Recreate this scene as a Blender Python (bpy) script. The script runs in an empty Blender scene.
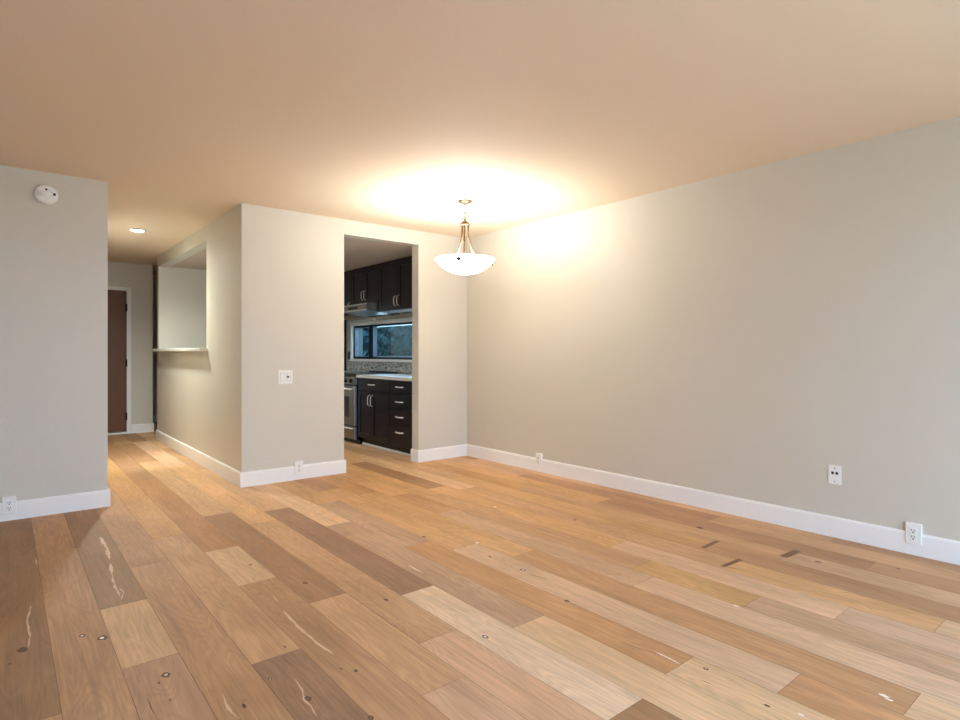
import bpy, bmesh, math, random
from mathutils import Vector, Matrix
R = math.radians
S = bpy.context.scene
COL = S.collection

# ---------------------------------------------------------------- camera
F, CY, YAW, CH = 581.52, 352.887, 0.6855, 1.1536     # fitted to the photograph (960 x 720)
cam_d = bpy.data.cameras.new('camera'); cam = bpy.data.objects.new('camera', cam_d); COL.objects.link(cam)
cam_d.sensor_width = 36.0; cam_d.lens = F / 960 * 36.0
cam_d.shift_y = (CY - 360) / 960; cam_d.clip_start = 0.05; cam_d.clip_end = 200
cam.location = (0, 0, CH); cam.rotation_euler = (R(90), 0, -YAW)
S.camera = cam

# ---------------------------------------------------------------- exposure, world, daylight
vs = S.view_settings
vs.view_transform = 'Standard'; vs.look = 'None'; vs.gamma = 1.0; vs.use_curve_mapping = False
vs.exposure = 1.2
S.cycles.max_bounces = 10; S.cycles.diffuse_bounces = 7; S.cycles.use_denoising = True
S.cycles.sample_clamp_indirect = 6.0

W = bpy.data.worlds.new('world'); S.world = W; W.use_nodes = True
wn = W.node_tree; wn.nodes.clear()
wo = wn.nodes.new('ShaderNodeOutputWorld'); wb = wn.nodes.new('ShaderNodeBackground')
wr = wn.nodes.new('ShaderNodeValToRGB'); wt = wn.nodes.new('ShaderNodeTexCoord'); ws = wn.nodes.new('ShaderNodeSeparateXYZ')
wn.links.new(wt.outputs['Generated'], ws.inputs[0]); wm = wn.nodes.new('ShaderNodeMapRange'); wm.inputs[1].default_value = -1; wn.links.new(ws.outputs['Z'], wm.inputs[0]); wn.links.new(wm.outputs[0], wr.inputs[0])
wn.links.new(wr.outputs[0], wb.inputs[0]); wn.links.new(wb.outputs[0], wo.inputs[0])
wr.color_ramp.elements[0].color = (0.07, 0.08, 0.08, 1); wr.color_ramp.elements[0].position = 0.485
wr.color_ramp.elements[1].color = (0.17, 0.33, 0.62, 1); wr.color_ramp.elements[1].position = 0.85
e_ = wr.color_ramp.elements.new(0.5); e_.color = (0.33, 0.53, 0.80, 1)
wb.inputs[1].default_value = 3.0

def lamp(name, kind, loc, rot, power, color, **k):
    l = bpy.data.lights.new(name, kind); l.energy = power; l.color = color
    for a, b in k.items(): setattr(l, a, b)
    o = bpy.data.objects.new(name, l); COL.objects.link(o); o.location = loc; o.rotation_euler = rot
    return o
# daylight through the wide sliding window behind the camera
lamp('daylight', 'AREA', (1.35, -1.72, 1.15), (R(90), 0, 0), 46, (0.62, 0.81, 1.0), shape='RECTANGLE', size=4.0, size_y=2.05)
# daylight through the kitchen window
lamp('kitchen_daylight', 'AREA', (4.30, 6.95, 1.31), (R(90), 0, R(90)), 9, (0.75, 0.86, 1.0), shape='RECTANGLE', size=1.9, size_y=0.46)

# ---------------------------------------------------------------- dimensions
H = 2.44; HK = 2.30
XR, YB, XC, XE = 4.031, 5.160, 1.576, 0.601
WT = 0.125
DL, DR, DTOP = 2.530, 3.382, 2.295
XL, YN = -2.3, -1.6
YEND = 9.62

# ---------------------------------------------------------------- helpers
def srgb(r, g, b):
    f = lambda c: (c/255/12.92) if c/255 <= 0.04045 else ((c/255+0.055)/1.055)**2.4
    return (f(r), f(g), f(b), 1.0)

def mat(name, col, rough=0.5, metal=0.0, bump=None, var=None, **k):
    m = bpy.data.materials.new(name); m.use_nodes = True
    nt = m.node_tree; b = nt.nodes['Principled BSDF']
    b.inputs['Base Color'].default_value = col; b.inputs['Roughness'].default_value = rough
    b.inputs['Metallic'].default_value = metal
    for a, v in k.items(): b.inputs[a.replace('_', ' ')].default_value = v
    tc = nt.nodes.new('ShaderNodeTexCoord')
    if var:                                  # (scale, amount) gentle mottling of the colour
        n = nt.nodes.new('ShaderNodeTexNoise'); n.inputs['Scale'].default_value = var[0]; n.inputs['Detail'].default_value = 4
        nt.links.new(tc.outputs['Object'], n.inputs['Vector'])
        mx = nt.nodes.new('ShaderNodeMix'); mx.data_type = 'RGBA'
        mx.inputs[6].default_value = tuple(c*(1-var[1]) for c in col[:3])+(1,)
        mx.inputs[7].default_value = tuple(min(1, c*(1+var[1])) for c in col[:3])+(1,)
        nt.links.new(n.outputs[0], mx.inputs[0]); nt.links.new(mx.outputs[2], b.inputs['Base Color'])
    if bump:                                 # (scale, strength, distance)
        n = nt.nodes.new('ShaderNodeTexNoise'); n.inputs['Scale'].default_value = bump[0]; n.inputs['Detail'].default_value = 3
        nt.links.new(tc.outputs['Object'], n.inputs['Vector'])
        bp = nt.nodes.new('ShaderNodeBump'); bp.inputs['Strength'].default_value = bump[1]; bp.inputs['Distance'].default_value = bump[2]
        nt.links.new(n.outputs[0], bp.inputs['Height']); nt.links.new(bp.outputs[0], b.inputs['Normal'])
    return m

class MB:
    """collects shapes into one mesh"""
    def __init__(s): s.bm = bmesh.new(); s.mi = 0
    def box(s, x0, x1, y0, y1, z0, z1, bevel=0, seg=2):
        x0, x1 = sorted((x0, x1)); y0, y1 = sorted((y0, y1)); z0, z1 = sorted((z0, z1))
        t = bmesh.new()
        bmesh.ops.create_cube(t, size=1, matrix=Matrix.Translation(((x0+x1)/2, (y0+y1)/2, (z0+z1)/2)) @ Matrix.Diagonal((x1-x0, y1-y0, z1-z0, 1)))
        if bevel: bmesh.ops.bevel(t, geom=t.edges[:], offset=bevel, segments=seg, affect='EDGES', profile=0.5)
        s._merge(t); return s
    def _merge(s, t):
        me = bpy.data.meshes.new('t'); t.to_mesh(me); t.free()
        n = len(s.bm.faces); s.bm.from_mesh(me); bpy.data.meshes.remove(me)
        s.bm.faces.ensure_lookup_table()
        for f in s.bm.faces[n:]: f.material_index = s.mi
    def poly(s, pts):
        f = s.bm.faces.new([s.bm.verts.new(p) for p in pts]); f.material_index = s.mi; return f
    def prism(s, prof, fn, a, b):
        """prof 2D polygon; fn(u, v, t) -> xyz; swept from t=a to t=b"""
        A = [s.bm.verts.new(fn(u, v, a)) for u, v in prof]; B = [s.bm.verts.new(fn(u, v, b)) for u, v in prof]
        n = len(prof); fs = [s.bm.faces.new(A), s.bm.faces.new(B[::-1])]
        for i in range(n): fs.append(s.bm.faces.new((A[i], B[i], B[(i+1) % n], A[(i+1) % n])))
        for f in fs: f.material_index = s.mi
        bmesh.ops.recalc_face_normals(s.bm, faces=fs); return s
    def lathe(s, prof, c=(0, 0, 0), seg=32, M=None):
        rings = []
        fs = []
        for r, z in prof:
            if r < 1e-6: rings.append([s.bm.verts.new((0, 0, z))])
            else: rings.append([s.bm.verts.new((r*math.cos(2*math.pi*i/seg), r*math.sin(2*math.pi*i/seg), z)) for i in range(seg)])
        for a, b in zip(rings, rings[1:]):
            for i in range(seg):
                j = (i+1) % seg
                v = [a[0]] if len(a) == 1 else [a[i], a[j]]
                w = [b[0]] if len(b) == 1 else [b[j], b[i]]
                if len(v)+len(w) > 2: f = s.bm.faces.new(v+w); f.smooth = True; f.material_index = s.mi; fs.append(f)
        vv = [v for r in rings for v in r]
        T = Matrix.Translation(c) @ (M or Matrix.Identity(4))
        for v in vv: v.co = T @ v.co
        return s
    def tube(s, pts, r, seg=10, close=False):
        pts = [Vector(p) for p in pts]; n = len(pts); rings = []
        rad = r if isinstance(r, (list, tuple)) else [r]*n
        up = Vector((0, 0, 1))
        for i, p in enumerate(pts):
            d = (pts[(i+1) % n]-pts[i-1]) if close else (pts[min(i+1, n-1)]-pts[max(i-1, 0)])
            d.normalize(); u = up if abs(d.dot(up)) < .95 else Vector((1, 0, 0))
            a = d.cross(u).normalized(); b = d.cross(a).normalized()
            rings.append([s.bm.verts.new(p+a*rad[i]*math.cos(2*math.pi*k/seg)+b*rad[i]*math.sin(2*math.pi*k/seg)) for k in range(seg)])
        for i in range(n if close else n-1):
            A, B = rings[i], rings[(i+1) % n]
            for k in range(seg):
                f = s.bm.faces.new((A[k], A[(k+1) % seg], B[(k+1) % seg], B[k])); f.smooth = True; f.material_index = s.mi
        if not close:
            for g in (rings[0], rings[-1]): s.bm.faces.new(g).material_index = s.mi
        return s
    def build(s, name, m, parent=None, loc=None):
        bmesh.ops.recalc_face_normals(s.bm, faces=s.bm.faces[:])
        me = bpy.data.meshes.new(name); s.bm.to_mesh(me); s.bm.free()
        o = bpy.data.objects.new(name, me); COL.objects.link(o)
        for x in (m if isinstance(m, (list, tuple)) else [m]): me.materials.append(x)
        if loc is not None:
            loc = Vector(loc)
            for v in me.vertices: v.co -= loc
            o.location = loc
        if parent:
            o.parent = parent
            if not parent.get('_w'): o.matrix_parent_inverse = Matrix.Translation(-Vector(parent.location))
        return o

def thing(name, loc, label, cat, group=None):
    o = bpy.data.objects.new(name, None); COL.objects.link(o); o.location = loc
    o['label'] = label; o['category'] = cat
    if group: o['group'] = group
    return o
def tag(o, label, cat, group=None):
    o['label'] = label; o['category'] = cat
    if group: o['group'] = group
    return o
def struct(o, label=None):
    o['kind'] = 'structure'
    if label: o['label'] = label
    return o

# ---------------------------------------------------------------- materials
M_wall = mat('greige_wall_paint', srgb(206, 200, 187), 0.42, bump=(160, 0.35, 0.004))
M_ceil = mat('white_ceiling_paint', srgb(232, 214, 190), 0.8, bump=(120, 0.25, 0.004))
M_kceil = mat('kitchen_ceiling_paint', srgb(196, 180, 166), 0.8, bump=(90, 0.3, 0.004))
M_trim = mat('white_trim_paint', srgb(238, 236, 234), 0.35)
M_plate = mat('white_plastic', srgb(238, 235, 230), 0.35)
M_dark = mat('dark_slot', srgb(25, 22, 20), 0.6)
M_esp = mat('espresso_lacquer', srgb(22, 14, 23), 0.3, var=(6, 0.12), Specular_IOR_Level=0.32)
M_esp_in = mat('raw_cabinet_underside', srgb(108, 74, 48), 0.6, var=(12, 0.15))
M_steel = mat('brushed_steel', srgb(158, 153, 150), 0.32, 1.0, bump=(300, 0.05, 0.001))
M_steel_dk = mat('dark_steel', srgb(84, 80, 80), 0.4, 1.0)
M_chrome = mat('satin_nickel_handle', srgb(240, 238, 236), 0.3, 0.35)
M_black = mat('black_gloss', srgb(14, 13, 14), 0.15)
M_blackm = mat('black_matt', srgb(12, 12, 13), 0.5)
M_nickel = mat('champagne_nickel', srgb(84, 64, 44), 0.45, 0.6)
M_door = mat('dark_brown_door_paint', srgb(100, 60, 26), 0.5, var=(3, 0.1))
M_stone = mat('pale_stone', srgb(214, 212, 204), 0.25, var=(40, 0.08))
M_fin = mat('dark_bronze_finial', srgb(38, 30, 24), 0.6)
M_vent = mat('shaded_white_plastic', srgb(200, 192, 182), 0.5)
M_kick = mat('toe_kick_dark', srgb(20, 15, 15), 0.7)
M_bark = mat('bark', srgb(70, 55, 42), 0.9, bump=(20, 0.6, 0.03))
M_leaf = mat('foliage', srgb(46, 70, 56), 0.7, var=(3, 0.35))
M_leaf2 = mat('foliage_pale', srgb(66, 90, 76), 0.7, var=(3, 0.3))
M_grass = mat('grass', srgb(70, 92, 58), 0.9, var=(2, 0.3))
M_frame = mat('black_window_frame', srgb(16, 22, 34), 0.35)

def emit_mat(name, col, strength, rough=0.3):
    m = mat(name, col, rough); b = m.node_tree.nodes['Principled BSDF']
    b.inputs['Emission Color'].default_value = col; b.inputs['Emission Strength'].default_value = strength
    return m
M_bowl = emit_mat('alabaster_glass_lit', (1.0, 0.98, 0.92, 1), 4.6)
M_led = emit_mat('recessed_lamp_lit', (1.0, 0.93, 0.82, 1), 14)

# window glass: clear, slightly blue green
M_glass = bpy.data.materials.new('window_glass'); M_glass.use_nodes = True
_n = M_glass.node_tree; _n.nodes.clear()
_o = _n.nodes.new('ShaderNodeOutputMaterial'); _t = _n.nodes.new('ShaderNodeBsdfTransparent'); _g = _n.nodes.new('ShaderNodeBsdfGlossy')
_m = _n.nodes.new('ShaderNodeMixShader')
_t.inputs[0].default_value = (0.72, 0.88, 0.93, 1); _g.inputs['Roughness'].default_value = 0.03
_m.inputs[0].default_value = 0.10; _n.links.new(_t.outputs[0], _m.inputs[1]); _n.links.new(_g.outputs[0], _m.inputs[2]); _n.links.new(_m.outputs[0], _o.inputs[0])

# glass mosaic backsplash: small grey, white and green tiles
M_mosaic = bpy.data.materials.new('glass_mosaic'); M_mosaic.use_nodes = True
_n = M_mosaic.node_tree; _b = _n.nodes['Principled BSDF']; _b.inputs['Roughness'].default_value = 0.2
_tc = _n.nodes.new('ShaderNodeTexCoord'); _mp = _n.nodes.new('ShaderNodeMapping'); _mp.inputs['Rotation'].default_value = (0, 0, 0)
_cx = _n.nodes.new('ShaderNodeSeparateXYZ'); _cc = _n.nodes.new('ShaderNodeCombineXYZ')
_br = _n.nodes.new('ShaderNodeTexBrick'); _br.inputs['Scale'].default_value = 1.0
_br.inputs['Brick Width'].default_value = 0.036; _br.inputs['Row Height'].default_value = 0.013; _br.inputs['Mortar Size'].default_value = 0.001
_br.inputs['Color1'].default_value = srgb(212, 216, 218); _br.inputs['Color2'].default_value = srgb(104, 108, 112); _br.inputs['Mortar'].default_value = srgb(170, 170, 165)
_n.links.new(_tc.outputs['Object'], _cx.inputs[0]); _n.links.new(_cx.outputs['Y'], _cc.inputs['X']); _n.links.new(_cx.outputs['Z'], _cc.inputs['Y'])
_n.links.new(_cc.outputs[0], _br.inputs['Vector']); _n.links.new(_br.outputs['Color'], _b.inputs['Base Color'])

# oak planks: tone and grain offset come from attributes of each plank
M_oak = bpy.data.materials.new('oak_planks'); M_oak.use_nodes = True
def oak_nodes():
    nt = M_oak.node_tree; N = nt.nodes; L = nt.links; b = N['Principled BSDF']
    def nd(t, **k):
        n = N.new(t)
        for a, v in k.items(): setattr(n, a, v)
        return n
    tone = nd('ShaderNodeAttribute', attribute_name='tone'); seed = nd('ShaderNodeAttribute', attribute_name='seed')
    tc = nd('ShaderNodeTexCoord')
    sc = nd('ShaderNodeVectorMath', operation='SCALE'); sc.inputs['Scale'].default_value = 37.0
    L.new(seed.outputs['Vector'], sc.inputs[0])
    ad = nd('ShaderNodeVectorMath', operation='ADD'); L.new(tc.outputs['Object'], ad.inputs[0]); L.new(sc.outputs[0], ad.inputs[1])
    def mapped(x, y, z=1):
        m = nd('ShaderNodeVectorMath', operation='MULTIPLY'); m.inputs[1].default_value = (x, y, z); L.new(ad.outputs[0], m.inputs[0]); return m
    def noise(vec, scale, det, dist=0.0, rough=0.55):
        n = nd('ShaderNodeTexNoise'); n.inputs['Scale'].default_value = scale; n.inputs['Detail'].default_value = det
        n.inputs['Distortion'].default_value = dist; n.inputs['Roughness'].default_value = rough; L.new(vec.outputs[0], n.inputs['Vector']); return n
    def rng(src, a, b_, c, d):
        m = nd('ShaderNodeMapRange'); m.inputs[1].default_value = a; m.inputs[2].default_value = b_; m.inputs[3].default_value = c; m.inputs[4].default_value = d
        L.new(src, m.inputs[0]); return m
    def mul(col, fac):
        m = nd('ShaderNodeVectorMath', operation='SCALE'); L.new(col, m.inputs[0]); L.new(fac, m.inputs['Scale']); return m
    # fine straight fibres
    fib = noise(mapped(85, 2.2), 1.0, 5, 0.2, 0.65)
    f1 = rng(fib.outputs[0], 0.3, 0.7, 0.84, 1.12)
    por = noise(mapped(240, 7), 1.0, 2, 0.0, 0.6)
    f5 = rng(por.outputs[0], 0.58, 0.70, 1.0, 0.84)
    # cathedral figure: contour lines of a slow stretched field
    fld = noise(mapped(7.5, 1.1), 1.0, 2, 0.6, 0.45)
    k = nd('ShaderNodeMath', operation='MULTIPLY'); k.inputs[1].default_value = 95.0; L.new(fld.outputs[0], k.inputs[0])
    sn = nd('ShaderNodeMath', operation='SINE'); L.new(k.outputs[0], sn.inputs[0])
    f2 = rng(sn.outputs[0], -1, 1, 0.925, 1.04)
    # broad colour drift along a board
    dr = noise(mapped(5, 1.3), 1.0, 3, 0.4)
    f3 = rng(dr.outputs[0], 0.3, 0.7, 0.86, 1.13)
    # darker mineral streaks
    st = noise(mapped(30, 0.9), 1.0, 3, 0.5)
    f4 = rng(st.outputs[0], 0.60, 0.74, 1.0, 0.80)
    c = tone.outputs['Color']
    for f in (f1, f2, f3, f4, f5): c = mul(c, f.outputs[0]).outputs[0]
    # slightly redder where the drift is low
    hs = nd('ShaderNodeHueSaturation'); L.new(c, hs.inputs['Color'])
    hh = rng(dr.outputs[0], 0.3, 0.7, 1.05, 1.0); L.new(hh.outputs[0], hs.inputs['Saturation'])
    L.new(hs.outputs[0], b.inputs['Base Color'])
    rr = rng(fib.outputs[0], 0.3, 0.7, 0.50, 0.62); b.inputs['Specular IOR Level'].default_value = 0.38; L.new(rr.outputs[0], b.inputs['Roughness'])
    bp = nd('ShaderNodeBump'); bp.inputs['Strength'].default_value = 0.12; bp.inputs['Distance'].default_value = 0.002
    L.new(fib.outputs[0], bp.inputs['Height']); L.new(bp.outputs[0], b.inputs['Normal'])
oak_nodes()
M_gap = mat('plank_joint', srgb(104, 74, 52), 0.8)
M_fill = mat('pale_knot_filler', srgb(214, 184, 152), 0.5)
M_knot = mat('dark_knot', srgb(98, 70, 50), 0.6)
M_white = mat('white_knot_filler', srgb(250, 244, 236), 0.3)
M_mark = mat('brown_filler', srgb(128, 92, 62), 0.6)

# ---------------------------------------------------------------- floor
PW, PX0 = 0.1884, 0.142
T0 = dict(dk=(146,110,78), dp=(146,108,82), dkb=(160,118,84), md=(182,138,102), mdp=(182,140,112), tn=(198,154,115), tg=(200,162,130),
         gd=(206,160,112), gdd=(192,143,94), am=(176,124,78), am2=(205,160,108), lt=(216,178,140), pl=(232,200,170), pk=(208,164,132),
         tnl=(206, 166, 128), pkl=(218,180,148), br=(192,142,98), OR=(200,148,106), mg=(184,148,120), dsp=(186,140,100), pg=(206,170,142), mb=(176,132,98))
T = {k: tuple(m+(v-m)*.78 for v, m in zip(c, (194, 150, 114))) for k, c in T0.items()}
ROWS = {-1: [(2.29,'tn'),(5.9,'dk')], 0: [(0.7,'tn'),(6.2,'md')], 1: [(2.465,'mdp'),(3.10,'tnl'),(6.3,'dk')], 2: [(0.9,'tn'),(3.6,'md'),(6.4,'mb')],
        3: [(0.2,'tn'),(2.20,'dp'),(4.07,'tn'),(7.1,'gdd')], 4: [(1.1,'tn'),(2.98,'md'),(3.61,'lt'),(6.0,'am')], 5: [(1.64,'pk'),(2.57,'tn'),(4.4,'dkb'),(7.0,'tn')],
        6: [(1.94,'pk'),(4.0,'tn'),(6.5,'gd')], 7: [(-.2,'lt'),(1.158,'dkb'),(2.38,'pl'),(4.26,'dp'),(6.2,'tn')], 8: [(1.80,'lt'),(3.64,'mg'),(5.6,'lt')],
        9: [(1.195,'lt'),(2.95,'br'),(4.2,'mg'),(6.0,'gd')], 10: [(.888,'OR'),(2.74,'pkl'),(4.6,'gd')], 11: [(.58,'lt'),(2.43,'dsp'),(4.3,'gd'),(6,'gdd')],
        12: [(1.75,'pkl'),(3.44,'tg'),(4.07,'dsp'),(5.4,'gd')], 13: [(1.29,'tg'),(1.895,'am2'),(3.9,'tn'),(5.6,'gd')], 14: [(.98,'pg'),(2.19,'pkl'),(4.1,'gd')],
        15: [(.673,'lt'),(1.595,'gd'),(3.9,'tn')], 16: [(.2,'tn'),(1.83,'md'),(4.3,'gd')], 17: [(1.455,'tg'),(3.6,'tn')], 18: [(1.1,'md'),(2.9,'mb'),(4.6,'gd')],
        19: [(.6,'tg'),(2.1,'tn'),(4.0,'mb')], 20: [(1.4,'md'),(3.3,'tn')]}
def build_floor():
    rnd = random.Random(4)
    bm = bmesh.new(); tone = bm.loops.layers.float_color.new('tone'); seed = bm.loops.layers.float_color.new('seed')
    g = 0.0006
    def face(pts, mi=0, c=(1, 1, 1, 1), s=(0, 0, 0, 1)):
        f = bm.faces.new([bm.verts.new(p) for p in pts]); f.material_index = mi
        for l in f.loops: l[tone] = c; l[seed] = s
    keys = ['tn','gd','md','lt','mb','dkb','pk','gdd']
    for r in range(-13, 21):
        x0 = PX0+PW*r; x1 = x0+PW
        segs = list(ROWS.get(r, [(rnd.uniform(-.8, 1.0), rnd.choice(keys))]))
        while segs[-1][0] < 11: segs.append((segs[-1][0]+rnd.uniform(1.0, 2.2), rnd.choice(keys)))
        y = YN
        for ye, k in segs:
            y1 = min(ye, 11.0)
            if y1 > y+.02:
                a, b_ = max(x0+g, XL), min(x1-g, XR)
                q_ = rnd.uniform(.985, 1.015); c = srgb(*[min(255, v*q_*w) for v, w in zip(T[k], (1.03, 1.06, 1.07))])
                s = (rnd.random(), rnd.random(), rnd.random(), 1)
                p = [(a, y+g), (b_, y+g), (b_, y1-g), (a, y1-g)]
                face([(q[0], q[1], 0) for q in p], 0, c, s)
                for i in range(4):
                    u, v = p[i], p[(i+1) % 4]
                    face([(u[0], u[1], 0), (u[0], u[1], -.004), (v[0], v[1], -.004), (v[0], v[1], 0)], 1)
            y = ye
            if y >= 11: break
    # sub-floor slab
    X0, X1, Y0, Y1, Z0, Z1 = XL-.1, XR+.1, YN-.1, 11.0, -.12, -.003
    P = [(X0,Y0),(X1,Y0),(X1,Y1),(X0,Y1)]
    face([(a, b_, Z1) for a, b_ in P], 1); face([(a, b_, Z0) for a, b_ in P[::-1]], 1)
    for i in range(4):
        u, v = P[i], P[(i+1) % 4]; face([(*u, Z0), (*v, Z0), (*v, Z1), (*u, Z1)], 1)
    # knots, filled cracks and old filler marks lying in the boards (photo pixel -> floor point)
    def at(u, v):
        l = (u-480)/F; w = -(v-CY)/F; t = -CH/w
        return (t*(math.sin(YAW)+l*math.cos(YAW)), t*(math.cos(YAW)-l*math.sin(YAW)))
    lay = [0.0006]
    def blob(u, v, rx, ry, mi, j=.25):
        cx, cy = at(u, v); n = 11; z = lay[0]; lay[0] += 1e-5
        face([(cx+rx*math.cos(2*math.pi*i/n)*rnd.uniform(1-j, 1+j), cy+ry*math.sin(2*math.pi*i/n)*rnd.uniform(1-j, 1+j), z) for i in range(n)], mi)
    def strip(px, w, mi, j=.5):
        pts = []
        q = [Vector(at(*p)) for p in px]
        for a, b_ in zip(q, q[1:]):
            n = max(2, int((b_-a).length/.03))
            for i in range(n): pts.append(a.lerp(b_, i/n)+Vector((rnd.uniform(-1, 1), rnd.uniform(-1, 1)))*w*.18)
        pts.append(q[-1]); z = lay[0]; lay[0] += 1e-5
        prev = None
        for i, p in enumerate(pts):
            d = (pts[min(i+1, len(pts)-1)]-pts[max(i-1, 0)]).normalized(); nn = Vector((-d.y, d.x))
            e = w*.5*min(1, (i+.15)/2, (len(pts)-1-i+.15)/2)*rnd.uniform(1-j, 1+j)
            cur = (p+nn*e, p-nn*e)
            if prev: face([(*prev[0], z), (*prev[1], z), (*cur[1], z), (*cur[0], z)], mi)
            prev = cur
    def knot(u, v, r, core=4):
        blob(u, v, r*1.0, r*1.5, 3)
        if core is not None: blob(u, v, r*.45, r*.6, core)
    strip([(100,537),(107,548),(110,560)], .016, 2); strip([(110,563),(112,575),(115,587),(121,597)], .011, 2, .8)
    strip([(119,588),(124,592),(121,600)], .008, 2, .8)
    strip([(31,605),(27,622),(30,637),(28,648)], .007, 2, .7); knot(22, 650, .017, None); blob(10, 664, .004, .008, 3)
    knot(82, 636, .011); knot(102, 638, .016); blob(75, 547, .008, .014, 5); strip([(35,557),(37,566)], .006, 2)
    knot(166, 675, .014, 2); blob(170, 700, .004, .006, 3); strip([(147,697),(151,708),(156,716)], .004, 3); blob(159, 683, .004, .008, 3)
    strip([(222,693),(226,704),(232,713),(240,719)], .008, 2)
    strip([(294,678),(302,690),(304,700),(311,706),(317,717)], .006, 2); knot(308, 699, .012, 5); knot(270, 679, .007, 2)
    knot(371, 718, .009, 5); blob(244, 706, .006, .016, 3); knot(244, 701, .005, 2)
    knot(305, 583, .012, 5); knot(250, 565, .009, 2); strip([(271,594),(276,600),(279,603)], .006, 2); blob(285, 647, .004, .008, 3)
    strip([(283,611),(300,629),(317,643),(334,655)], .010, 2); blob(356, 671, .006, .01, 3); blob(341, 669, .004, .008, 3)
    knot(386, 600, .010, None); knot(485, 637, .011, 4); strip([(408,565),(415,569),(423,573)], .008, 4)
    knot(523, 570, .013, 4); strip([(526,573),(548,580)], .004, 3); blob(477, 543, .010, .010, 4); knot(490, 557, .008, None); knot(424, 537, .010, None)
    knot(567, 601, .009, None); blob(495, 507, .012, .012, 4); strip([(602,607),(614,612)], .006, 3)
    strip([(620,642),(640,649),(660,655)], .004, 3); strip([(655,652),(668,658),(681,665)], .007, 4)
    knot(706, 669, .008, 2); blob(736, 606, .008, .014, 4); strip([(738,605),(751,608)], .009, 3); knot(710, 488, .012, 4)
    knot(700, 528, .016, None); knot(575, 520, .010, None)
    blob(884, 696, .008, .016, 4); blob(889, 700, .006, .012, 4); blob(801, 715, .005, .010, 4); blob(767, 706, .006, .01, 3); strip([(700,680),(712,685)], .004, 3)
    knot(818, 562, .011, None); knot(868, 512, .012, None); strip([(808,547),(822,551)], .006, 3); knot(898, 569, .008, None); strip([(838,592),(855,594)], .005, 3)
    for px in ([(703,548),(718,541)], [(723,566.5),(741,559.5)], [(783,557),(798,551)]):
        a, b_ = [Vector(at(*p)) for p in px]; z = lay[0]; w = Vector((0, .014 if px[0][0] != 783 else .022))
        face([(*(a-w), z), (*(b_-w), z), (*(b_+w), z), (*(a+w), z)], 5)
    strip([(724,567),(735,568.5),(745,571)], .006, 3)
    me = bpy.data.meshes.new('floor'); bm.to_mesh(me); bm.free()
    for m in (M_oak, M_gap, M_fill, M_knot, M_white, M_mark): me.materials.append(m)
    o = bpy.data.objects.new('floor', me); COL.objects.link(o); struct(o, 'wide oak plank floor with mixed tan and brown boards')
build_floor()

# ---------------------------------------------------------------- room shell
def wall(name, boxes, m=None):
    b = MB()
    for x in boxes: b.box(*x)
    return struct(b.build(name, m or M_wall))
wall('ceiling', [(XL-.1, XR+.1, YN-.1, YB+.06, H, H+.12), (XL-.1, XC+.06, YB+.06, 11, H, H+.12), (XC+.06, XR+.1, 8.70, 11, H, H+.12)], M_ceil)
wall('ceiling', [(XC+.1, XR, YB+.02, 8.70, HK, HK+.12)], M_kceil)
WY0, WY1, WZ0, WZ1 = 5.90, 7.94, 1.06, 1.56      # kitchen window hole
wall('wall_right', [(XR, XR+.15, YN, WY0, 0, H), (XR, XR+.15, WY1, 11, 0, H), (XR, XR+.15, WY0, WY1, 0, WZ0), (XR, XR+.15, WY0, WY1, WZ1, H)])
wall('wall_back', [(XC, DL, YB, YB+WT, 0, H), (DR, XR, YB, YB+WT, 0, H), (DL, DR, YB, YB+WT, DTOP, H)])
wall('wall_left', [(XL, XE, YB, YB+WT, 0, H)])
PY0, PY1, PZ0, PZ1 = 6.28, 8.63, 1.17, 2.292     # pass-through opening
wall('wall_hall', [(XC, XC+.12, YB+WT, PY0, 0, H), (XC, XC+.12, PY0, PY1, 0, PZ0), (XC, XC+.12, PY0, PY1, PZ1, H), (XC, XR, PY1, PY1+.09, 0, H)])
wall('wall_hall_left', [(XE-.12, XE, YB+WT, 7.9, 0, H), (XL, XE-.12, 7.8, 7.9, 0, H)])
DX0, DX1, DZ1 = 0.47, 1.362, 2.050                # front door hole
wall('wall_hall_end', [(XL, DX0, YEND, YEND+.12, 0, H), (DX1, 1.680, YEND, YEND+.12, 0, H), (DX0, DX1, YEND, YEND+.12, DZ1, H), (1.58, 1.680, YEND+.12, 10.9, 0, H)])
wall('wall_far', [(XL, XR, 10.9, 11.0, 0, H)])
wall('wall_side', [(XL-.1, XL, YN, 11, 0, H)])
RX0, RX1, RZ1 = -.7, 3.4, 2.2
wall('wall_rear', [(XL, RX0, YN-.1, YN, 0, H), (RX1, XR, YN-.1, YN, 0, H), (RX0, RX1, YN-.1, YN, RZ1, H)])

# baseboards: moulded profile (thickness u, height v)
BH, BT = 0.127, 0.015
PROF = [(0, 0), (BT, 0), (BT, BH-.014), (BT*.75, BH-.004), (BT*.45, BH), (0, BH)]
def bb(name, runs):
    b = MB()
    for ax, c, sgn, a, e in runs:      # ax 'x': runs along x on plane y=c, standing out by sgn
        if ax == 'x': b.prism(PROF, lambda u, v, t, c=c, s=sgn: (t, c+s*u, v), a, e)
        else: b.prism(PROF, lambda u, v, t, c=c, s=sgn: (c+s*u, t, v), a, e)
    return struct(b.build(name, M_trim))
bb('baseboard_right', [('y', XR, -1, YN, YB-BT)])
bb('baseboard_back', [('x', YB, -1, DR-BT, XR), ('y', DR, -1, YB, YB+WT+.005)])
bb('baseboard_back', [('x', YB, -1, XC-BT, DL+BT), ('y', DL, 1, YB, YB+WT)])
bb('baseboard_hall', [('y', XC, -1, YB, PY1+.09+BT)])
bb('baseboard_left', [('x', YB, -1, XL, XE+BT), ('y', XE, 1, YB, 7.9)])
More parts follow.
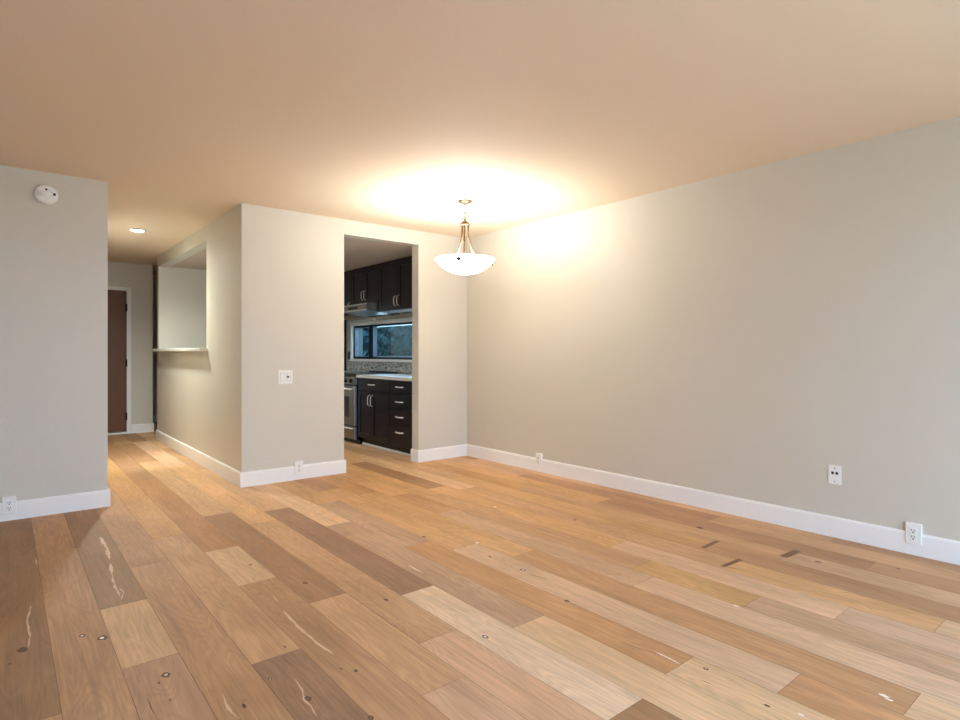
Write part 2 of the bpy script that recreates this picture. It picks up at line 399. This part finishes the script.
bb('baseboard_far', [('x', YEND, -1, DX1+.045, 1.680+BT), ('y', 1.680, 1, YEND, 10.9), ('x', 10.9, -1, 1.7, XR)])

# rear sliding window frame (behind the camera)
b = MB(); y0, y1 = YN-.09, YN-.03
for x in (RX0, (RX0+RX1)/2-.03, RX1-.06): b.box(x, x+.06, y0, y1, 0.0, RZ1)
b.box(RX0, RX1, y0, y1, RZ1-.06, RZ1); b.box(RX0, RX1, y0, y1, 0, .04)
struct(b.build('window_2', M_trim))

# ---------------------------------------------------------------- front door at the hall end
fd = MB(); fd.box(DX0+.01, DX1-.015, YEND-.004, YEND+.04, .035, DZ1-.01)
fd = struct(fd.build('door_1', M_door), 'dark brown front door at the end of the hall')
b = MB(); cw = .04
b.box(DX1-.013, DX1+cw, YEND-.018, YEND, 0, DZ1+cw, .004); b.box(DX0-cw, DX0+.013, YEND-.018, YEND, 0, DZ1+cw, .004)
b.box(DX0+.013, DX1-.013, YEND-.018, YEND, DZ1-.010, DZ1+cw, .004)
struct(b.build('trim_1', M_trim), 'white door casing')
b = MB(); b.box(DX0+.014, DX1-.014, YEND-.03, YEND+.10, 0.002, .026, .004)
struct(b.build('trim_2', M_trim), 'pale door threshold')
for zc in (1.80, 1.01, .25):
    b = MB(); b.box(DX1-.030, DX1-.006, YEND-.026, YEND-.004, zc-.05, zc+.05, .003); b.lathe([(0, -.055), (.008, -.055), (.008, .055), (0, .055)], (DX1-.018, YEND-.026, zc), 10)
    b.build('hinge', M_blackm, fd)
b = MB(); b.lathe([(0, 0), (.026, 0), (.026, .006), (.01, .012), (.01, .03), (.028, .045), (.028, .06), (0, .07)], (DX0+.09, YEND-.006, .96), 20, Matrix.Rotation(R(90), 4, 'X'))
b.build('door_knob', M_blackm, fd)

# ---------------------------------------------------------------- pass-through ledge
b = MB(); b.box(1.497, 1.76, 6.235, PY1+.01, PZ0, PZ0+.036, .006)
o = b.build('ledge_shelf', M_stone, loc=(1.63, 7.4, PZ0)); tag(o, 'pale stone ledge on the half wall of the pass-through opening', 'ledge')

# ---------------------------------------------------------------- kitchen window
b = MB(); xi = XR-.016; c = .055
b.box(xi, XR, WY0-c, WY0, WZ0-.03, WZ1+.045, .003); b.box(xi, XR, WY1, WY1+c, WZ0-.03, WZ1+.045, .003)
b.box(xi, XR, WY0, WY1, WZ1, WZ1+.045, .003); b.box(xi-.01, XR, WY0, WY1, WZ0-.03, WZ0, .003)
for (a, e) in ((WZ0, WZ0+.006), (WZ1-.006, WZ1)): b.box(XR, XR+.14, WY0, WY1, a, e)
win = struct(b.build('window_1', M_trim), 'low wide kitchen window in a white casing')
b = MB(); x0, x1 = XR+.02, XR+.149
b.box(x0, x1, WY0, WY1, WZ0+.006, WZ0+.04); b.box(x0, x1, WY0, WY1, WZ1-.036, WZ1-.006)
b.box(x0, x1, WY0, WY0+.035, WZ0+.04, WZ1-.036); b.box(x0, x1, WY1-.035, WY1, WZ0+.04, WZ1-.036)
b.box(x0-.012, XR+.07, 7.33, 7.45, WZ0+.006, WZ1-.006)
b.build('window_frame', M_frame, win)
for (a, e) in ((WY0+.035, 7.33), (7.45, WY1-.035)):
    b = MB(); b.box(XR+.04, XR+.046, a, e, WZ0+.04, WZ1-.036); b.build('pane', M_glass, win)
b = MB(); b.box(XR-.02, XR, 7.25, 8.05, 1.612, 1.630, .003); b.box(XR-.012, XR, 7.25, 8.05, 1.630, 1.640)  # thin white strip standing just proud of the wall
o = b.build('wall_strip', M_trim, loc=(XR, 7.65, 1.61)); tag(o, 'narrow white strip on the wall under the range hood', 'rail')

# ---------------------------------------------------------------- kitchen cabinets
def shaker(b, xf, y0, y1, z0, z1, rail=.055, t=.018):
    """a shaker front in plane x = xf facing -x"""
    g = .0015; y0 += g; y1 -= g; z0 += g; z1 -= g
    b.box(xf, xf+t, y0, y0+rail, z0, z1, .0015, 1); b.box(xf, xf+t, y1-rail, y1, z0, z1, .0015, 1)
    b.box(xf, xf+t, y0+rail, y1-rail, z0, z0+rail, .0015, 1); b.box(xf, xf+t, y0+rail, y1-rail, z1-rail, z1, .0015, 1)
    b.box(xf+.009, xf+t, y0+rail-.001, y1-rail+.001, z0+rail-.001, z1-rail+.001)
def slab(b, xf, y0, y1, z0, z1, t=.018):
    g = .0015; b.box(xf, xf+t, y0+g, y1-g, z0+g, z1-g, .002, 1)
def pull(xf, c, length, vert, parent):
    y, z = c; b = MB(); h = length/2; n = 9; pts = []
    for i in range(n):
        s = -1+2*i/(n-1); out = .030*(1-abs(s)**6)+.002
        pts.append((xf-out, y, z+s*h) if vert else (xf-out, y+s*h, z))
    # flat broad bow pull
    for p, q in zip(pts, pts[1:]):
        w = .007
        d = (0, w, 0) if vert else (0, 0, w)
        P = [Vector(p)-Vector(d), Vector(p)+Vector(d), Vector(q)+Vector(d), Vector(q)-Vector(d)]
        A = [b.bm.verts.new(v+Vector((-.004, 0, 0))) for v in P]; B = [b.bm.verts.new(v) for v in P]
        b.bm.faces.new(A); b.bm.faces.new(B[::-1])
        for k in range(4): b.bm.faces.new((A[k], B[k], B[(k+1) % 4], A[(k+1) % 4]))
    return b.build('handle', M_chrome, parent)
XF, CT = 3.430, 0.845

def base_body(parent, y0, y1):
    b = MB(); b.box(XF+.018, XR-.002, y0, y1, .10, CT); b.box(XF+.075, XR-.002, y0, y1, 0.002, .10)
    return b.build('body', M_esp, parent)
YD = 5.839
dr = thing('base_cabinet', (XF+.3, 5.56, 0), 'dark espresso base cabinet with a stack of four drawers beside the doorway', 'cabinet')
base_body(dr, 5.29, YD-.001)
for z0, z1, zh in ((.69, .838, .770), (.522, .688, .604), (.345, .520, .434), (.105, .343, .262)):
    b = MB(); slab(b, XF, 5.30, YD, z0, z1); f = b.build('drawer', M_esp, dr); pull(XF, (5.61, zh), .15, False, f)
db = thing('base_cabinet', (XF+.3, 6.23, 0), 'dark espresso base cabinet with two doors under one drawer beside the range', 'cabinet')
base_body(db, YD+.001, 6.612)
b = MB(); slab(b, XF, YD, 6.612, .69, .838); f = b.build('drawer', M_esp, db); pull(XF, (6.25, .770), .15, False, f)
YM = (YD+6.612)/2+.04
for a, e, yh in ((YD, YM, YM-.035), (YM, 6.612, YM+.035)):
    b = MB(); shaker(b, XF, a, e, .105, .688); f = b.build('door', M_esp, db); pull(XF, (yh, .575), .14, True, f)
b = MB(); b.box(XF+.060, XF+.073, 5.30, 6.610, 0.001, .028, .003)
o = b.build('shoe_moulding', M_stone, loc=(XF+.068, 5.95, 0)); tag(o, 'pale strip of moulding along the floor under the base cabinets', 'moulding')
dc = thing('base_cabinet', (XF+.3, 7.7, 0), 'dark base cabinet beyond the range, mostly behind the doorway jamb', 'cabinet')
base_body(dc, 7.345, 8.10)
b = MB(); shaker(b, XF, 7.345, 8.10, .105, .838); f = b.build('door', M_esp, dc); pull(XF, (7.42, .6), .14, True, f)

def counter(y0, y1, label):
    b = MB(); b.box(XF-.025, XR-.001, y0, y1, CT+.001, CT+.037, .004)
    o = b.build('worktop', M_stone, loc=(3.7, (y0+y1)/2, CT)); tag(o, label, 'worktop')
counter(5.292, 6.612, 'pale stone worktop over the drawer stack and two-door cabinet')
counter(7.345, 8.10, 'short pale stone worktop on the far side of the range')
b = MB(); b.box(XR-.008, XR, 5.292, 8.115, CT+.039, WZ0-.031)
o = b.build('backsplash', M_mosaic, loc=(XR, 6.7, .9)); tag(o, 'grey glass mosaic backsplash between the worktop and the kitchen window', 'backsplash')

UF = 3.700
def upper(y0, y1, z0, z1, label, n, loc, hz, sides=1):
    t = thing('wall_cabinet', loc, label, 'cabinet')
    b = MB(); b.box(UF+.018, XR-.001, y0, y1, z0, z1); b.box(UF+.010, XR-.002, y0, y1, z1, HK-.003); b.build('body', M_esp, t)
    b = MB(); b.box(UF+.03, XR-.002, y0+.015, y1-.015, z0-.004, z0); b.build('underside_panel', M_esp_in, t)
    w = (y1-y0)/n
    for i in range(n):
        b = MB(); shaker(b, UF, y0+w*i, y0+w*(i+1), z0, z1, .058); f = b.build('door', M_esp, t)
        if n == 2: yh = y0+w+(-.036 if i == 0 else .036)
        else: yh = y0+.036
        pull(UF, (yh, hz), .13, True, f)
    return t
upper(5.655, 6.560, 1.675, 2.27, 'dark two-door wall cabinet to the right of the range hood', 2, (3.86, 6.1, 1.675), 1.79)
upper(6.563, 7.32, 1.800, 2.27, 'short dark two-door wall cabinet directly above the range hood', 2, (3.86, 6.94, 1.8), 1.915)
upper(7.323, 8.10, 1.675, 2.27, 'dark wall cabinet to the left of the range hood', 1, (3.86, 7.7, 1.675), 1.79)

# range hood
hd = thing('range_hood', (3.78, 6.95, 1.66), 'stainless steel range hood under the short wall cabinet', 'range hood')
b = MB(); b.prism([(3.535, 1.697), (3.535, 1.782), (3.60, 1.795), (XR-.003, 1.795), (XR-.003, 1.660), (3.86, 1.660)], lambda u, v, t: (u, t, v), 6.590, 7.315)
b.build('hood_body', M_steel, hd)
b = MB(); b.box(3.531, 3.536, 6.575, 7.318, 1.697, 1.707); b.box(3.531, 3.536, 6.575, 7.318, 1.774, 1.783); b.build('front_edge', M_chrome, hd)
b = MB(); b.box(3.530, 3.5345, 6.82, 7.08, 1.722, 1.752, .002); b.build('control_strip', M_blackm, hd)
b = MB(); b.box(3.90, XR-.05, 6.66, 7.24, 1.652, 1.6595); b.build('filter', M_steel_dk, hd)

# range
rg = thing('range', (3.7, 6.98, 0), 'stainless steel kitchen range with black cooktop and front knobs', 'range')
RY0, RY1, RF = 6.620, 7.338, 3.395
b = MB(); b.box(RF+.03, XR-.02, RY0, RY1, .06, .868); b.box(RF+.08, XR-.03, RY0+.02, RY1-.02, .002, .06); b.build('body', M_black, rg)
b = MB(); b.box(RF+.02, XR-.012, RY0-.004, RY1+.004, .868, .888, .004); b.build('cooktop', M_black, rg)
b = MB(); b.box(XR-.06, XR-.012, RY0, RY1, .888, .905, .003); b.build('back_trim', M_steel_dk, rg)
b = MB(); b.prism([(RF+.03, .868), (RF-.002, .845), (RF-.018, .755), (RF+.03, .755)], lambda u, v, t: (u, t, v), RY0, RY1); b.build('control_panel', M_steel, rg)
for i in range(5):
    y = RY0+.095+i*.132
    b = MB(); b.lathe([(0, 0), (.028, 0), (.028, .008), (.022, .010), (.020, .030), (0, .032)], (RF-.010, y, .802), 18, Matrix.Rotation(R(-98), 4, 'Y')); b.mi = 1
    b.lathe([(0, .0325), (.010, .0325), (.010, .036), (0, .036)], (RF-.010, y, .802), 12, Matrix.Rotation(R(-98), 4, 'Y'))
    b.build('knob', [M_black, M_chrome], rg)
b = MB(); b.box(RF-.005, RF+.03, RY0+.004, RY1-.004, .235, .738, .004); od = b.build('oven_door', M_steel, rg)
b = MB(); b.box(RF-.008, RF-.004, RY0+.16, RY1-.16, .345, .60, .002); b.build('oven_window', M_black, od)
b = MB(); b.tube([(RF-.045, RY0+.05, .70), (RF-.045, RY1-.05, .70)], .011); b.box(RF-.045, RF, RY0+.07, RY0+.09, .693, .707); b.box(RF-.045, RF, RY1-.09, RY1-.07, .693, .707)
b.build('handle', M_chrome, od)
b = MB(); b.box(RF-.003, RF+.03, RY0+.004, RY1-.004, .065, .222, .004); wd = b.build('warming_drawer', M_steel, rg)
b = MB(); b.box(RF-.020, RF-.003, RY0+.05, RY1-.05, .192, .206, .004); b.build('handle', M_chrome, wd)

# refrigerator
rf = thing('refrigerator', (3.68, 8.37, 0), 'black refrigerator at the far end of the kitchen counter', 'refrigerator')
b = MB(); b.box(3.40, XR-.01, 8.122, 8.622, .03, 1.655, .006); b.box(3.45, XR-.05, 8.15, 8.6, .001, .03); b.build('body', M_blackm, rf)
b = MB(); b.box(3.345, 3.397, 8.124, 8.620, .05, 1.10, .006); b.build('door', M_blackm, rf)
b = MB(); b.box(3.345, 3.397, 8.124, 8.620, 1.11, 1.655, .006); b.build('door', M_blackm, rf)

# ---------------------------------------------------------------- plates on walls
def frame_tf(kind, c, z):
    """returns place(u, w, out) -> xyz; u to the right as seen from the room, w up, out towards the room"""
    if kind == 'back': return lambda u, w, o: (c+u, YB-o, z+w)
    return lambda u, w, o: (XR-o, c-u, z+w)
def pbox(b, P, u0, u1, w0, w1, o0, o1, bev=0):
    a = P(u0, w0, o0); e = P(u1, w1, o1); b.box(a[0], e[0], a[1], e[1], a[2], e[2], bev)
def outlet(kind, c, z, label, w=.075, h=.118, base=.018, blank=False):
    P = frame_tf(kind, c, z); o = thing('wall_outlet', P(0, 0, 0), label, 'outlet')
    b = MB(); pbox(b, P, -w/2, w/2, -h/2, h/2, 0.0, base+.004, .002); b.build('cover_plate', M_plate, o)
    b = MB(); pbox(b, P, -.0165, .0165, -.034, .034, base+.0035, base+.0065, .0008); fc = b.build('receptacle', M_plate, o)
    b = MB()
    for s in (-1, 1):
        zc = s*.0185
        pbox(b, P, -.0085, -.0055, zc-.001, zc+.009, base+.006, base+.0072)
        pbox(b, P, .0050, .0080, zc-.001, zc+.008, base+.006, base+.0072)
        pbox(b, P, -.0035, .0030, zc-.0125, zc-.0055, base+.006, base+.0072)
    b.build('slots', M_dark, fc)
    for w in (.050, -.050):
        b = MB(); pbox(b, P, -.003, .003, w-.003, w+.003, base+.0035, base+.005); b.build('screw', M_chrome, o)
    return o
outlet('back', .026, .106, 'white duplex outlet breaking the baseboard at the far left wall')
outlet('back', 2.076, .108, 'white duplex outlet breaking the baseboard left of the kitchen doorway')
outlet('right', 4.008, .118, 'white duplex outlet in the baseboard of the right wall near the corner')
outlet('right', 1.002, .122, 'white duplex outlet in the right wall baseboard, nearest the camera')
# data jack plate
P = frame_tf('right', 1.413, .390); o = thing('jack_plate', P(0, 0, 0), 'white wall plate with two black jacks on the right wall', 'wall plate')
b = MB(); pbox(b, P, -.037, .037, -.059, .059, 0, .006, .002); b.build('cover_plate', M_plate, o)
for u in (-.012, .012):
    b = MB(); pbox(b, P, u-.007, u+.007, .003, .019, .0055, .0075, .001); b.build('jack', M_dark, o)
for w in (.043, -.043):
    b = MB(); pbox(b, P, -.003, .003, w-.003, w+.003, .0055, .0075); b.build('screw', M_dark, o)
# light switches
P = frame_tf('back', 1.957, .936); o = thing('light_switch', P(0, 0, 0), 'white square plate with a rocker switch and a dimmer left of the doorway', 'light switch')
b = MB(); pbox(b, P, -.064, .064, -.062, .062, 0, .006, .002); b.build('cover_plate', M_plate, o)
b = MB(); pbox(b, P, -.0455, -.0105, -.0365, .0365, .0055, .0066); pbox(b, P, .0105, .0455, -.0365, .0365, .0055, .0066); b.build('switch_gap_shade', M_steel_dk, o)  # dark outline puts the shade of the gap round each switch into colour
b = MB(); pbox(b, P, -.044, -.012, -.035, .035, .0055, .0085, .001)
a = P(-.040, -.031, .008)
b.prism([(.008, -.031), (.014, -.031), (.009, .031), (.008, .031)], lambda u, v, t: P(t, v, u), -.041, -.015); b.build('rocker', M_plate, o)
b = MB(); pbox(b, P, .012, .044, -.035, .035, .0055, .0085, .001); dm = b.build('dimmer', M_plate, o)
b = MB(); b.lathe([(0, 0), (.009, 0), (.008, .014), (0, .015)], P(.020, .002, .008), 14, Matrix.Rotation(R(90), 4, 'X')); b.build('dimmer_knob', M_steel_dk, dm)
# grey plate left of kitchen window
P = frame_tf('right', 8.052, 1.115)
b = MB(); pbox(b, P, -.034, .034, -.058, .058, 0, .006, .002); o = b.build('wall_plate', M_steel_dk, loc=P(0, 0, 0)); tag(o, 'dark grey wall plate beside the kitchen window casing', 'wall plate')

# smoke detector
sd = thing('smoke_detector', (.229, YB, 2.277), 'round white smoke detector high on the left wall', 'smoke detector')
RX = Matrix.Rotation(R(90), 4, 'X')
b = MB(); b.lathe([(0, 0), (.070, 0), (.071, .010), (0, .010)], (.229, YB, 2.277), 40, RX); b.build('base_ring', M_plate, sd)
b = MB(); b.lathe([(.066, .010), (.067, .026), (.062, .034), (.050, .038), (.030, .040), (.028, .038), (.026, .040), (0, .041)], (.229, YB, 2.277), 40, RX); b.build('cover', M_plate, sd)
b = MB()
for k in range(7):
    x = .229-.052+k*.0045; b.box(x, x+.0018, YB-.0405, YB-.037, 2.277-.020, 2.277+.018)
b.build('vent_slots', M_vent, sd)
b = MB(); b.lathe([(0, .038), (.007, .038), (.007, .042), (0, .042)], (.229, YB, 2.308), 12, RX); b.build('indicator', M_dark, sd)
b = MB(); b.box(.268, .284, YB-.0405, YB-.034, 2.272, 2.290, .002); b.build('sensor_port', M_dark, sd)

# recessed ceiling light in the hall
rl = thing('recessed_light', (1.078, 6.98, H), 'glowing round recessed light in the hall ceiling', 'recessed light')
b = MB(); b.lathe([(.062, -.001), (.088, -.001), (.090, -.006), (.064, -.010), (.062, -.001)], (1.078, 6.98, H), 32); b.build('trim_ring', M_trim, rl)
b = MB(); b.lathe([(0, -.020), (.030, -.018), (.052, -.012), (.063, -.004), (.063, -.0015), (0, -.0015)], (1.078, 6.98, H), 32); b.build('lens', M_led, rl)
lo = lamp('hall_lamp', 'SPOT', (1.078, 6.98, H-.02), (0, 0, 0), 155, (0.93, 0.98, 0.90), spot_size=R(160), spot_blend=0.85, shadow_soft_size=.09)
lo.parent = rl; lo.matrix_parent_inverse = Matrix.Translation((-1.078, -6.98, -H))

# ---------------------------------------------------------------- pendant
PXc, PYc = 3.02, 3.893
pn = thing('pendant_light', (PXc, PYc, H), 'lit white glass bowl pendant on curved nickel arms', 'pendant light')
b = MB(); b.lathe([(0, 0), (.062, 0), (.062, -.006), (.050, -.016), (.022, -.026), (.010, -.030), (.006, -.042), (0, -.044)], (PXc, PYc, H-.0005), 32); b.build('canopy', M_nickel, pn)
b = MB(); z = H-.040
for i in range(5):
    n = 14; rx, rz = .007, .014; zc = z-.011-i*.022; pts = []
    for k in range(n):
        a = 2*math.pi*k/n
        pts.append((PXc+(rx*math.cos(a) if i % 2 else 0), PYc+(0 if i % 2 else rx*math.cos(a)), zc+rz*math.sin(a)))
    b.tube(pts, .0028, 6, True)
b.build('chain', M_fin, pn)
vd = Vector((math.cos(YAW), -math.sin(YAW), 0))
b = MB(); b.tube([Vector((PXc, PYc, 2.312))+vd*.029*math.cos(2*math.pi*k/24)+Vector((0, 0, .029*math.sin(2*math.pi*k/24))) for k in range(24)], .0034, 6, True); b.build('loop_ring', M_fin, pn)
b = MB(); b.lathe([(0, 2.288), (.006, 2.286), (.006, 2.272), (.022, 2.266), (.040, 2.248), (.044, 2.236), (.040, 2.232), (0, 2.234)], (PXc, PYc, 0), 28); b.build('arm_hub', M_nickel, pn)
BR, BZ = .254, 1.943
a0 = math.atan2(-math.cos(YAW), -math.sin(YAW))      # direction towards the camera
for k in range(3):
    a = a0+R(-5)+k*R(120); ca, sa = math.cos(a), math.sin(a)
    b = MB(); pts = []; n = 14
    for i in range(n):
        s = i/(n-1); zz = 2.236-(2.236-1.925)*s; rr = .030+.150*max(0, s-.18)**1.9
        pts.append((PXc+rr*ca, PYc+rr*sa, zz))
    b.tube(pts, [.0085]*n, 8); b.build('arm', M_nickel, pn)
b = MB(); outp = []; inn = []
for i in range(15):
    t = i/14; ang = t*R(62)
    outp.append((BR*math.sin(ang)/math.sin(R(62)), BZ-.126*(math.cos(ang)-math.cos(R(62)))/(1-math.cos(R(62)))))
inn = [(max(r-.006, 0), z+.006) for r, z in outp[::-1]]
b.lathe(outp+[(BR+.002, BZ+.003), (BR-.006, BZ+.006)]+inn[1:], (PXc, PYc, 0), 48); bowl = b.build('glass_bowl', M_bowl, pn)
for k in range(3):
    a = a0+R(-11)+k*R(120); rr, zz = .232, 1.917
    b = MB(); Mx = Matrix.Rotation(a, 4, 'Z') @ Matrix.Rotation(R(110), 4, 'Y')
    b.lathe([(0, -.004), (.018, 0), (.018, .006), (.009, .010), (.012, .018), (0, .022)], (PXc+rr*math.cos(a), PYc+rr*math.sin(a), zz), 14, Mx); b.build('finial', M_fin, bowl)
lo = lamp('pendant_bulb', 'POINT', (PXc, PYc, 1.90), (0, 0, 0), 37, (0.97, 0.98, 0.94), shadow_soft_size=.12)
lo.parent = pn; lo.matrix_parent_inverse = Matrix.Translation((-PXc, -PYc, -H))

# ---------------------------------------------------------------- outside the kitchen window
b = MB(); b.box(XR+.6, 40, -10, 50, -1.3, -1.2); o = b.build('ground', M_grass); struct(o, 'grass outside')
def tree(x, y, h, r, seed, m, label, n=2600):
    rnd = random.Random(seed); t = thing('tree', (x, y, -1.2), label, 'tree')
    b = MB(); b.tube([(x, y, -1.21), (x+.05, y, h*.3), (x, y+.05, h*.9)], [.16, .12, .03], 8); b.build('trunk', M_bark, t)
    b = MB()
    for i in range(n):
        s = rnd.random(); z = -.9+(h+.9)*s; rad = r*(1-s)**.6*(.35+.65*rnd.random()**.5)*(1+.25*math.sin(z*5)); a = rnd.uniform(0, 6.283)
        c = Vector((x+rad*math.cos(a), y+rad*math.sin(a), z)); q = .10+.12*rnd.random()
        d1 = Vector((rnd.uniform(-1, 1), rnd.uniform(-1, 1), rnd.uniform(-1, 1))).normalized(); d2 = d1.orthogonal().normalized()
        b.poly([c-d1*q, c-d2*q*.4, c+d1*q, c+d2*q*.4])
    b.build('foliage', m, t)
tree(7.75, 13.2, 4.2, 1.0, 1, M_leaf, 'dark green tree in the middle of the kitchen window view')
tree(10.3, 19.9, 3.4, 1.6, 3, M_leaf, 'dark tree behind the left pane of the kitchen window')
tree(13.8, 22.4, 2.3, 1.6, 2, M_leaf2, 'paler wide tree at the right edge of the kitchen window view', 4000)
tree(16.8, 30.2, 3.0, 2.8, 4, M_leaf, 'distant dark tree between the two nearer trees beyond the kitchen window', 4000)
